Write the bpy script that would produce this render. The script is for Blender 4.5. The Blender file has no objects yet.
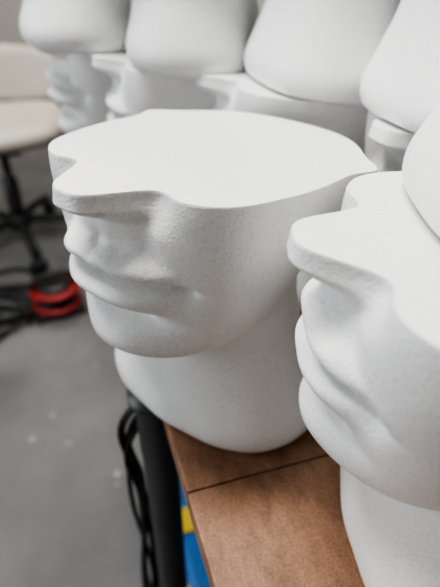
import bpy, bmesh, math, random
import numpy as np
from mathutils import Vector, Matrix
random.seed(3)
scene=bpy.context.scene
col=scene.collection
# ---------------------------------------------------------------- materials
def new_mat(name, base, rough=0.6, metal=0.0):
    m=bpy.data.materials.new(name); m.use_nodes=True
    b=m.node_tree.nodes['Principled BSDF']
    b.inputs['Base Color'].default_value=(*base,1); b.inputs['Roughness'].default_value=rough
    b.inputs['Metallic'].default_value=metal
    return m
def nd(m,t,**kw):
    n=m.node_tree.nodes.new(t)
    for k,v in kw.items():
        if k in n.inputs: n.inputs[k].default_value=v
        else: setattr(n,k,v)
    return n
def ramp(m,stops):
    r=nd(m,'ShaderNodeValToRGB'); e=r.color_ramp.elements
    while len(e)<len(stops): e.new(0.5)
    for i,(p,c) in enumerate(stops): e[i].position=p; e[i].color=(*c,1)
    return r
def var_mat(name,c1,c2,scale=8,rough=0.6,bump=0.0,bscale=60,metal=0):
    m=new_mat(name,c1,rough,metal); L=m.node_tree.links; b=m.node_tree.nodes['Principled BSDF']
    tc=nd(m,'ShaderNodeTexCoord'); n=nd(m,'ShaderNodeTexNoise',Scale=scale,Detail=5.0)
    L.new(tc.outputs['Object'],n.inputs['Vector'])
    r=ramp(m,[(0.35,c1),(0.65,c2)]); L.new(n.outputs[0],r.inputs[0]); L.new(r.outputs[0],b.inputs['Base Color'])
    if bump:
        n2=nd(m,'ShaderNodeTexNoise',Scale=bscale,Detail=3.0); L.new(tc.outputs['Object'],n2.inputs['Vector'])
        bp=nd(m,'ShaderNodeBump',Strength=bump,Distance=0.002); L.new(n2.outputs[0],bp.inputs['Height']); L.new(bp.outputs[0],b.inputs['Normal'])
    return m
def foam_mat():
    m=new_mat('expanded_polystyrene',(0.86,0.86,0.85),0.40); L=m.node_tree.links; b=m.node_tree.nodes['Principled BSDF']
    tc=nd(m,'ShaderNodeTexCoord')
    v=nd(m,'ShaderNodeTexVoronoi',Scale=620.0); L.new(tc.outputs['Object'],v.inputs['Vector'])
    v2=nd(m,'ShaderNodeTexVoronoi',Scale=340.0); L.new(tc.outputs['Object'],v2.inputs['Vector'])
    n3=nd(m,'ShaderNodeTexNoise',Scale=1100.0,Detail=2.0); L.new(tc.outputs['Object'],n3.inputs['Vector'])
    pit=ramp(m,[(0.0,(0,0,0)),(0.17,(1,1,1))]); L.new(v2.outputs['Distance'],pit.inputs[0])
    b1=nd(m,'ShaderNodeBump',Strength=0.36,Distance=0.00045); b1.invert=True
    L.new(v.outputs['Distance'],b1.inputs['Height'])
    b2=nd(m,'ShaderNodeBump',Strength=0.40,Distance=0.0005); L.new(pit.outputs[0],b2.inputs['Height']); L.new(b1.outputs[0],b2.inputs['Normal'])
    b3=nd(m,'ShaderNodeBump',Strength=0.18,Distance=0.0004); L.new(n3.outputs[0],b3.inputs['Height']); L.new(b2.outputs[0],b3.inputs['Normal'])
    L.new(b3.outputs[0],b.inputs['Normal'])
    r=ramp(m,[(0.0,(0.865,0.865,0.855)),(0.5,(0.845,0.845,0.835)),(0.9,(0.77,0.77,0.76))]); L.new(v.outputs['Distance'],r.inputs[0]); L.new(r.outputs[0],b.inputs['Base Color'])
    b.inputs['Specular IOR Level'].default_value=0.5
    return m
FOAM=foam_mat()
# ---------------------------------------------------------------- helpers
def mesh_obj(name,verts,faces,mat,parent=None,smooth=False):
    me=bpy.data.meshes.new(name); me.from_pydata(verts,[],faces); me.update()
    if smooth:
        for p in me.polygons: p.use_smooth=True
    me.materials.append(mat); o=bpy.data.objects.new(name,me); col.objects.link(o)
    if parent: o.parent=parent
    return o
def empty(name,loc=(0,0,0),rot=0):
    o=bpy.data.objects.new(name,None); col.objects.link(o); o.location=loc; o.rotation_euler=(0,0,rot); o.empty_display_size=0.05; return o
def box(name,c,s,mat,parent=None,bevel=0.0,rot=(0,0,0)):
    bm=bmesh.new(); bmesh.ops.create_cube(bm,size=1)
    bmesh.ops.scale(bm,vec=s,verts=bm.verts)
    if bevel: bmesh.ops.bevel(bm,geom=bm.edges[:],offset=bevel,segments=3,affect='EDGES',profile=0.5)
    me=bpy.data.meshes.new(name); bm.to_mesh(me); bm.free(); me.materials.append(mat)
    o=bpy.data.objects.new(name,me); col.objects.link(o); o.location=c; o.rotation_euler=rot
    if parent: o.parent=parent
    return o
def lathe(name,prof,mat,parent=None,loc=(0,0,0),rot=(0,0,0),n=40,smooth=True):
    vs=[];fs=[]
    for r,z in prof:
        for i in range(n):
            a=2*math.pi*i/n; vs.append((r*math.cos(a),r*math.sin(a),z))
    m=len(prof)
    for j in range(m-1):
        for i in range(n):
            k=(i+1)%n; fs.append((j*n+i,j*n+k,(j+1)*n+k,(j+1)*n+i))
    fs.append(tuple(range(n-1,-1,-1))); fs.append(tuple((m-1)*n+i for i in range(n)))
    o=mesh_obj(name,vs,fs,mat,parent,smooth)
    o.location=loc;o.rotation_euler=rot
    return o
def tube(name,pts,r,mat,parent=None,cyclic=False):
    cu=bpy.data.curves.new(name,'CURVE'); cu.dimensions='3D'; cu.bevel_depth=r; cu.bevel_resolution=4; cu.resolution_u=10
    cu.use_fill_caps=True
    s=cu.splines.new('BEZIER'); s.bezier_points.add(len(pts)-1)
    for p,q in zip(s.bezier_points,pts): p.co=q; p.handle_left_type=p.handle_right_type='AUTO'
    s.use_cyclic_u=cyclic; cu.materials.append(mat)
    o=bpy.data.objects.new(name,cu); col.objects.link(o)
    if parent: o.parent=parent
    return o
# ---------------------------------------------------------------- foam head
H=0.200
SLOPE=0.07      # the hot-wire cut rises slightly toward the nose
def hermite(xk,yk,x):
    xk=np.asarray(xk,float); yk=np.asarray(yk,float)
    d=np.zeros_like(yk); h=np.diff(xk); s=(np.diff(yk,axis=0).T/h).T
    d[1:-1]=((s[:-1].T*h[1:]+s[1:].T*h[:-1])/(h[1:]+h[:-1])).T
    d[0]=s[0];d[-1]=s[-1]
    i=np.clip(np.searchsorted(xk,x,side='right')-1,0,len(xk)-2)
    t=(x-xk[i])/h[i]; hh=h[i]
    if yk.ndim>1: t=t[:,None]; hh=hh[:,None]
    return (2*t**3-3*t**2+1)*yk[i]+(t**3-2*t**2+t)*hh*d[i]+(-2*t**3+3*t**2)*yk[i+1]+(t**3-t**2)*hh*d[i+1]
KA=[0,25,45,65,90,120,150,180]
LR=[[.080,.088,.096,.090,.087,.093,.098,.096],
    [.083,.090,.096,.088,.084,.088,.092,.091],
    [.087,.091,.091,.083,.078,.076,.077,.078],
    [.087,.089,.087,.078,.070,.066,.065,.066],
    [.087,.086,.081,.073,.065,.062,.060,.061],
    [.077,.075,.070,.066,.062,.060,.058,.058],
    [.058,.058,.060,.062,.063,.061,.057,.057],
    [.053,.055,.058,.062,.065,.063,.058,.057],
    [.054,.057,.063,.070,.074,.071,.063,.062],
    [.056,.060,.068,.079,.084,.080,.070,.069],
    [.061,.064,.074,.085,.091,.087,.076,.075],
    [.062,.065,.075,.086,.092,.088,.077,.076],
    [.059,.062,.072,.083,.089,.085,.074,.073],
    [.053,.056,.066,.077,.083,.079,.068,.067]]
LZ=[[.200]*8,[.172]*8,
    [.146,.146,.147,.148,.150,.150,.150,.150],
    [.120,.121,.124,.129,.135,.138,.138,.138],
    [.101,.103,.108,.116,.126,.130,.130,.130],
    [.090,.093,.099,.108,.118,.122,.122,.122],
    [.086,.088,.093,.100,.107,.110,.111,.111],
    [.077,.079,.083,.086,.090,.092,.092,.092],
    [.058,.058,.059,.060,.061,.061,.061,.061],
    [.039]*8,[.022]*8,[.011]*8,[.003]*8,[.0]*8]
def g(x,s): return np.exp(-(x/s)**2)
def sg(x,s,p): return np.exp(-np.abs(x/s)**p)
def ss(a,b,x):
    t=np.clip((x-a)/(b-a),0,1); return t*t*(3-2*t)
def head_mesh():
    u=np.linspace(-1,1,401)[:-1]
    ang=np.sign(u)*180*(0.45*np.abs(u)+0.55*np.abs(u)**2.2)
    a=np.abs(ang); N=len(ang)
    KK=[-45,-25]+KA+[210,240]
    def ext(row): return [row[2],row[1]]+row+[row[-2],row[-3]]
    R=np.array([hermite(KK,ext(r),a) for r in LR]); Z=np.array([hermite(KK,ext(r),a) for r in LZ])
    segs=[80,80,56,24,14,14,10,12,12,10,6,6,6]
    ts=[]
    for k,n in enumerate(segs): ts+=list(k+np.arange(n)/n)
    ts.append(len(segs)); ts=np.array(ts)
    Rr=hermite(range(len(LR)),R,ts); Zr=hermite(range(len(LR)),Z,ts)
    Zr=np.minimum(Zr,H); Zr[0]=H; Zr=np.maximum(Zr,0)
    th=np.radians(ang)[None,:]
    X=Rr*np.cos(th); Y=Rr*np.sin(th); Zz=Zr
    y=Y; z=Zz; front=ss(0.0,0.03,X)*ss(.078,.094,z)
    D=np.zeros_like(X)
    nz=ss(.1805,.1920,z)
    wid=.0212+.0012*g(z-.188,.006)
    D+=(.0285)*sg(y,wid,3.2)*nz
    D+=.0070*g(y,.017)*ss(.158,.180,z)*(1-nz)
    D-=.0058*(g(y-.033,.010)+g(y+.033,.010))*ss(.176,.198,z)
    D+=.0020*(g(y-.055,.016)+g(y+.055,.016))*g(z-.192,.016)
    D+=.0050*sg(y,.038,2.6)*g(z-.160,.024)
    D-=.0020*g(y,.0045)*g(z-.171,.006)
    for sgn in (1,-1):
        yy=sgn*y-(.025+(.183-z)*.55)
        D-=.0020*g(yy,.006)*ss(.146,.161,z)*(1-ss(.176,.190,z))
    ay=np.abs(y)
    bow=.0012*g(ay-.008,.007)
    ml=.1518-.0012*(ay/.035)**2-.0006*g(y,.006)
    fu=1-.22*ss(.026,.044,ay)
    up=ml+.0080*fu+bow; lo=ml-.0105*fu
    D+=.0105*sg(y,.041,3.4)*sg(z-up,.0070*fu,2.2)
    D-=.0140*sg(y,.0450,4)*g(z-ml,.0026)
    D+=.0120*sg(y,.038,3.2)*sg(z-lo,.0080*fu,2.2)
    D-=.0105*sg(y,.036,3)*g(z-(ml-.0250),.0056)
    D-=.0050*(g(y-.047,.007)+g(y+.047,.007))*g(z-ml+.002,.010)
    D+=.0095*sg(y,.030,2.4)*g(z-.107,.014)
    X=X+D*front
    for sgn in (1,-1):
        w=g(X+.038,.013)*ss(0,.04,sgn*Y)*ss(.150,.176,z)
        Y=Y+sgn*w*.0100
    nr=4
    for j in range(nr):
        k=(1-j/nr)**2; X[j]*=1-.004*k; Y[j]*=1-.004*k
    Zz=Zz+SLOPE*X*np.clip((Zz-.09)/.11,0,1)
    M=X.shape[0]
    co=np.stack([X,Y,Zz],-1).reshape(-1,3).tolist()
    faces=[]
    for j in range(M-1):
        for i in range(N):
            k=(i+1)%N; faces.append((j*N+i,(j+1)*N+i,(j+1)*N+k,j*N+k))
    nside=len(faces)
    faces.append(tuple(range(N))); faces.append(tuple((M-1)*N+i for i in range(N-1,-1,-1)))
    me=bpy.data.meshes.new('foam_mannequin_head'); me.from_pydata(co,[],faces); me.update()
    for p in me.polygons: p.use_smooth = p.index<nside
    for e in me.edges:
        a_,b_=e.vertices
        if (a_<N and b_<N) or (a_>=(M-1)*N and b_>=(M-1)*N): e.use_edge_sharp=True
    me.materials.append(FOAM)
    return me
HM=head_mesh()
def head(x,y,deg):
    o=bpy.data.objects.new('foam_mannequin_head',HM); col.objects.link(o)
    o.matrix_world=Matrix.Translation((x,y,.0003))@Matrix.Rotation(math.radians(deg),4,'Z'); return o
def stacked(low,wx,wy,deg):
    """another head standing on the sloping cut face of `low`; wx,wy = where its base centre stands"""
    lx,ly,ld=low; head(lx,ly,ld)
    ml=Matrix.Translation((lx,ly,.0003))@Matrix.Rotation(math.radians(ld),4,'Z')
    p=ml.inverted()@Vector((wx,wy,0))
    o=bpy.data.objects.new('foam_mannequin_head',HM); col.objects.link(o)
    o.matrix_world=ml@Matrix.Translation((p.x,p.y,H+SLOPE*p.x+.0004))@Matrix.Rotation(-math.atan(SLOPE),4,'Y')@Matrix.Rotation(math.radians(deg-ld),4,'Z')
head(-.006,.315,230)            # hero
stacked((.1385,.186,178),.161,.200,20)
stacked((.203,.368,200),.172,.368,0)
stacked((.088,.496,185),.096,.487,0)
stacked((-.020,.580,190),-.031,.565,180)
stacked((-.118,.705,212),-.145,.648,0)
stacked((.10,.710,190),.10,.710,60)
stacked((.28,.58,190),.28,.58,60)
# ---------------------------------------------------------------- workbench
WOOD=new_mat('brown_board',(0.3,0.16,0.09),0.5); L=WOOD.node_tree.links; b=WOOD.node_tree.nodes['Principled BSDF']
tc=nd(WOOD,'ShaderNodeTexCoord'); mp=nd(WOOD,'ShaderNodeMapping'); mp.inputs['Scale'].default_value=(4,9,4)
L.new(tc.outputs['Object'],mp.inputs[0])
n=nd(WOOD,'ShaderNodeTexNoise',Scale=12.0,Detail=9.0,Distortion=0.3); L.new(mp.outputs[0],n.inputs['Vector'])
r=ramp(WOOD,[(0.3,(0.24,0.123,0.070)),(0.5,(0.31,0.165,0.096)),(0.72,(0.38,0.21,0.125))]); L.new(n.outputs[0],r.inputs[0])
ns=nd(WOOD,'ShaderNodeTexNoise',Scale=700.0,Detail=2.0); L.new(tc.outputs['Object'],ns.inputs['Vector'])
rs=ramp(WOOD,[(0.35,(0.75,0.75,0.75)),(0.65,(1.1,1.1,1.1))]); L.new(ns.outputs[0],rs.inputs[0])
mm=nd(WOOD,'ShaderNodeMixRGB'); mm.blend_type='MULTIPLY'; mm.inputs[0].default_value=1
L.new(r.outputs[0],mm.inputs[1]); L.new(rs.outputs[0],mm.inputs[2]); L.new(mm.outputs[0],b.inputs['Base Color'])
bp=nd(WOOD,'ShaderNodeBump',Strength=0.15,Distance=0.001); L.new(n.outputs[0],bp.inputs['Height']); L.new(bp.outputs[0],b.inputs['Normal'])
EDGE=var_mat('board_edge_raw',(0.10,0.055,0.03),(0.17,0.10,0.06),40,0.8)
METAL=var_mat('dark_painted_steel',(0.065,0.067,0.07),(0.10,0.102,0.105),6,0.4,metal=0.3)
bench=empty('wooden_workbench',(-.0327,.244,0),math.radians(107.35))
def board(name,x0,x1):
    return box(name,((x0+x1)/2,-.6,-.011),(x1-x0,1.2,.022),WOOD,bench,bevel=.0012)
board('top_board_front',-.95,-.0366); board('top_board_back',-.0358,1.05)
box('under_rail_side',(.05,-.055,-.047),(1.9,.03,.05),EDGE,bench,bevel=.002)
box('under_rail_far',(.05,-1.15,-.047),(1.9,.03,.05),EDGE,bench,bevel=.002)
for i,(x,yy) in enumerate([(.085,.000),(.95,-.06),(-.85,-.06),(.95,-1.12),(-.85,-1.12)]):
    lathe('leg_%d'%(i+1),[(.026,-.750),(.026,-.738),(.017,-.735),(.017,-.10),(.018,-.098),(.018,-.03),(.024,-.028),(.024,-.0222)],METAL,bench,(x,yy,0))
# ---------------------------------------------------------------- room
FL=new_mat('grey_lino',(0.2,0.2,0.2),0.42); L=FL.node_tree.links; b=FL.node_tree.nodes['Principled BSDF']
tc=nd(FL,'ShaderNodeTexCoord'); n=nd(FL,'ShaderNodeTexNoise',Scale=3.5,Detail=10.0,Roughness=0.65); L.new(tc.outputs['Object'],n.inputs['Vector'])
r=ramp(FL,[(0.3,(0.11,0.107,0.107)),(0.5,(0.150,0.146,0.147)),(0.7,(0.19,0.186,0.187))]); L.new(n.outputs[0],r.inputs[0])
n2=nd(FL,'ShaderNodeTexNoise',Scale=22.0,Detail=2.0); L.new(tc.outputs['Object'],n2.inputs['Vector'])
r2=ramp(FL,[(0.71,(0,0,0)),(0.75,(1,1,1))]); L.new(n2.outputs[0],r2.inputs[0])
mx=nd(FL,'ShaderNodeMixRGB'); mx.inputs[2].default_value=(0.38,0.38,0.36,1)
L.new(r2.outputs[0],mx.inputs[0]); L.new(r.outputs[0],mx.inputs[1]); L.new(mx.outputs[0],b.inputs['Base Color'])
WALL=var_mat('painted_wall',(0.50,0.49,0.46),(0.56,0.55,0.52),3,0.8,0.1,80)
CEIL=var_mat('ceiling_white',(0.45,0.45,0.44),(0.5,0.5,0.49),3,0.9)
SKIRT=new_mat('grey_skirting',(0.2,0.2,0.21),0.5)
x0,x1,y0,y1,z0,z1=-2.6,2.8,-2.4,3.9,-.75,1.95
box('floor',((x0+x1)/2,(y0+y1)/2,z0-.05),(x1-x0+.4,y1-y0+.4,.1),FL)
box('ceiling',((x0+x1)/2,(y0+y1)/2,z1+.05),(x1-x0+.4,y1-y0+.4,.1),CEIL)
box('wall_back',((x0+x1)/2,y1+.05,(z0+z1)/2),(x1-x0,.1,z1-z0),WALL)
box('wall_front',((x0+x1)/2,y0-.05,(z0+z1)/2),(x1-x0,.1,z1-z0),WALL)
box('wall_right',(x1+.05,(y0+y1)/2,(z0+z1)/2),(.1,y1-y0,z1-z0),WALL)
box('wall_left',(x0-.05,(y0+y1)/2,(z0+z1)/2),(.1,y1-y0,z1-z0),WALL)
box('baseboard_back',((x0+x1)/2,y1-.008,z0+.05),(x1-x0-.04,.016,.1),SKIRT,bevel=.003)
box('baseboard_left',(x0+.008,(y0+y1)/2,z0+.05),(.016,y1-y0-.04,.1),SKIRT,bevel=.003)
FR=new_mat('window_frame_white',(0.8,0.8,0.8),0.4)
PANE=bpy.data.materials.new('daylight_pane'); PANE.use_nodes=True
nt=PANE.node_tree; nt.nodes.remove(nt.nodes['Principled BSDF']); em=nt.nodes.new('ShaderNodeEmission')
em.inputs[0].default_value=(0.86,0.93,1,1); em.inputs[1].default_value=1.5; nt.links.new(em.outputs[0],nt.nodes['Material Output'].inputs[0])
w=empty('window_1',(x0,0.1,.75))
box('pane',(.012,0,0),(.01,2.0,1.2),PANE,w)
for nm,c,s in [('frame_top',(.02,0,.63),(.04,2.1,.06)),('frame_bottom',(.02,0,-.63),(.04,2.1,.06)),('frame_side_1',(.02,1.03,0),(.04,.06,1.2)),('frame_side_2',(.02,-1.03,0),(.04,.06,1.2)),('mullion',(.02,0,0),(.03,.05,1.2))]:
    box(nm,c,s,FR,w,bevel=.004)
def area(name,loc,rot,sx,sy,e,c,parent=None):
    l=bpy.data.lights.new(name,'AREA'); l.shape='RECTANGLE'; l.size=sx;l.size_y=sy;l.energy=e;l.color=c
    o=bpy.data.objects.new(name,l); col.objects.link(o); o.location=loc;o.rotation_euler=rot
    if parent:o.parent=parent
    return o
area('window_light',(.06,0,0),(0,math.radians(-90),0),1.2,2.0,19,(0.90,0.95,1),w)
TUBE=bpy.data.materials.new('diffuser'); TUBE.use_nodes=True
nt=TUBE.node_tree; nt.nodes.remove(nt.nodes['Principled BSDF']); em=nt.nodes.new('ShaderNodeEmission')
em.inputs[0].default_value=(1,.98,.94,1); em.inputs[1].default_value=3; nt.links.new(em.outputs[0],nt.nodes['Material Output'].inputs[0])
for i,(lx,ly,e,cc) in enumerate([(-.5,.45,43,(1,.99,.975)),(.9,1.7,11,(1,.94,.84)),(-.8,2.6,24,(1,.94,.85))]):
    f=empty('ceiling_light',(lx,ly,z1))
    box('housing',(0,0,-.03),(1.3,.34,.06),FR,f,bevel=.006)
    box('diffuser',(0,0,-.065),(1.22,.28,.012),TUBE,f,bevel=.004)
    area('lamp',(0,0,-.085),(0,0,0),1.2,.3,e,cc,f)
# ---------------------------------------------------------------- office chair
SHELL=var_mat('cream_seat',(0.50,0.46,0.40),(0.56,0.52,0.46),5,0.5)
BLK=var_mat('black_plastic',(0.012,0.012,0.013),(0.025,0.025,0.027),10,0.45)
ch=empty('office_chair',(-.81,1.89,-.75),math.radians(-78))
def cushion(name,nx,ny,fn,thick,mat):
    vs=[];fs=[]
    for side in (1,-1):
        for j in range(ny+1):
            for i in range(nx+1):
                uu=2*i/nx-1; vv=2*j/ny-1
                px=uu*math.sqrt(1-vv*vv*.32); py=vv*math.sqrt(1-uu*uu*.32)
                e=(1-abs(uu)**6)*(1-abs(vv)**6)
                vs.append(fn(px,py,side*thick*max(e,0)**.4))
    K=(nx+1)*(ny+1)
    for j in range(ny):
        for i in range(nx):
            a=j*(nx+1)+i; q=(a,a+1,a+nx+2,a+nx+1); fs.append(q); fs.append(tuple(K+v for v in reversed(q)))
    o=mesh_obj(name,vs,fs,mat,ch,True)
    bm=bmesh.new(); bm.from_mesh(o.data); bmesh.ops.remove_doubles(bm,verts=bm.verts,dist=1e-5); bmesh.ops.recalc_face_normals(bm,faces=bm.faces); bm.to_mesh(o.data); bm.free()
cushion('seat',24,24,lambda x,y,t:(x*.24,y*.25,.46+t+.02*(x*x+y*y)),.04,SHELL)
cushion('backrest',24,24,lambda x,y,t:(-.24-.05*(y+1)/2+.06*x*x+t,x*.25,.50+(y+1)*.10),.022,SHELL)
box('back_bracket',(-.225,0,.45),(.03,.07,.12),BLK,ch,bevel=.008)
box('seat_plate',(0,0,.41),(.2,.16,.03),BLK,ch,bevel=.006)
lathe('gas_lift',[(.028,.09),(.028,.28),(.016,.285),(.016,.40)],METAL,ch)
lathe('hub',[(.04,.07),(.045,.09),(.035,.13)],BLK,ch)
for i in range(5):
    a=2*math.pi*i/5+.3
    tube('base_arm_%d'%(i+1),[(.02*math.cos(a),.02*math.sin(a),.105),(.15*math.cos(a),.15*math.sin(a),.095),(.27*math.cos(a),.27*math.sin(a),.075)],.017,BLK,ch)
    lathe('caster_%d'%(i+1),[(.018,-.022),(.027,-.02),(.027,-.004),(.02,-.002),(.02,.002),(.027,.004),(.027,.02),(.018,.022)],BLK,ch,(.27*math.cos(a),.27*math.sin(a),.028),(math.radians(90),0,a+.6))
# ---------------------------------------------------------------- red cable reel
RED=var_mat('red_plastic',(0.24,0.014,0.015),(0.32,0.022,0.022),10,0.45)
rl=empty('extension_cable_reel',(-.550,1.425,-.75),math.radians(25))
box('stand',(0,0,.012),(.17,.13,.022),BLK,rl,bevel=.006)
prof=[(.030,0),(.078,.0),(.082,.004),(.082,.010),(.078,.014),(.045,.016),(.045,.052),(.078,.054),(.082,.058),(.082,.064),(.078,.068),(.030,.070),(.028,.060)]
lathe('drum',prof,RED,rl,(0,0,.025))
for k in range(5):
    lathe('cable_wrap_%d'%(k+1),[(.058,-.004),(.066,0),(.058,.004)],BLK,rl,(0,0,.0465+k*.0068))
lathe('hub_cover',[(.056,0),(.056,.010),(.046,.016)],BLK,rl,(0,0,.092))
tube('carry_handle',[(-.07,0,.095),(-.06,0,.125),(0,0,.138),(.06,0,.125),(.07,0,.095)],.009,BLK,rl)
CB=new_mat('black_rubber_cable',(0.010,0.010,0.011),0.5)
cb=empty('power_cable',(0,0,0))
def floor_loop(name,cx,cy,rx,ry,turns,rr=.008,z=-.741):
    pts=[]
    for i in range(int(turns*8)+1):
        a=i*math.pi/4; k=1+.16*math.sin(i*1.7)
        pts.append((cx+rx*k*math.cos(a),cy+ry*k*math.sin(a),z+.004*(i%3)+.002*i/8))
    tube(name,pts,rr,CB,cb)
floor_loop('loop_1',-.78,1.41,.13,.08,3.3); floor_loop('loop_2',-.87,1.32,.13,.10,2.4); floor_loop('loop_3',-.73,1.47,.09,.07,2); floor_loop('loop_4',-.82,1.35,.17,.14,1.6,.006)
tube('run_1',[(-.62,1.33,-.741),(-.66,1.56,-.742),(-.74,1.66,-.742),(-.9,1.62,-.742),(-1.3,1.8,-.742)],.007,CB,cb)
tube('run_2',[(-.66,1.34,-.741),(-.72,1.22,-.742),(-.85,1.18,-.742),(-1.3,1.2,-.742)],.006,CB,cb)
hb=empty('hanging_cable_bundle',(0,0,0))
for k in range(6):
    ox=random.uniform(-.008,.008); oy=random.uniform(-.012,.012); ph=random.uniform(0,6)
    pts=[(-.060+ox*.3,.355+oy*.3,-.062)]
    for i in range(9):
        t=i/8; pts.append((-.089+ox+.005*math.sin(ph+i*1.3),.345+oy+.006*math.cos(ph+i*1.1),-.07-.02*(k%3)-t*.60))
    pts.append((-.085+ox*2,.33+oy*2,-.742)); pts.append((-.10+ox*3,.40+oy*4,-.743))
    tube('strand_%d'%(k+1),pts,random.uniform(.0018,.0030),CB,hb)
# ---------------------------------------------------------------- blue & yellow box under the bench
BLUE=var_mat('blue_plastic',(0.015,0.12,0.36),(0.02,0.16,0.43),8,0.4); YEL=var_mat('yellow_plastic',(0.60,0.43,0.03),(0.66,0.48,0.05),8,0.4)
bx=empty('plastic_toolbox',(.037,.478,-.75),math.radians(17))
box('body',(0,0,.11),(.20,.34,.22),BLUE,bx,bevel=.012)
box('lid',(0,0,.237),(.21,.35,.034),BLUE,bx,bevel=.01)
box('latch_1',(-.106,.08,.215),(.012,.05,.06),YEL,bx,bevel=.003); box('latch_2',(-.106,-.08,.215),(.012,.05,.06),YEL,bx,bevel=.003)
box('top_band',(0,.040,.256),(.205,.045,.008),YEL,bx,bevel=.003)
tube('handle',[(0,-.09,.25),(0,-.08,.285),(0,-.04,.295),(0,.0,.285),(0,.01,.25)],.008,BLK,bx)
# ---------------------------------------------------------------- world + camera
wd=bpy.data.worlds.new('room_ambient'); scene.world=wd; wd.use_nodes=True
wd.node_tree.nodes['Background'].inputs[0].default_value=(.8,.85,.9,1); wd.node_tree.nodes['Background'].inputs[1].default_value=.3
try: scene.view_settings.look='AgX - High Contrast'
except Exception as e: print(e)
cd=bpy.data.cameras.new('camera'); cam=bpy.data.objects.new('camera',cd); col.objects.link(cam); scene.camera=cam
cam.location=(0,0,.31); cam.rotation_euler=(math.radians(55),0,0)
cd.sensor_fit='VERTICAL'; cd.sensor_height=36; cd.lens=520/587*36; cd.clip_start=.01
cd.dof.use_dof=True; cd.dof.focus_distance=.262; cd.dof.aperture_fstop=6.2
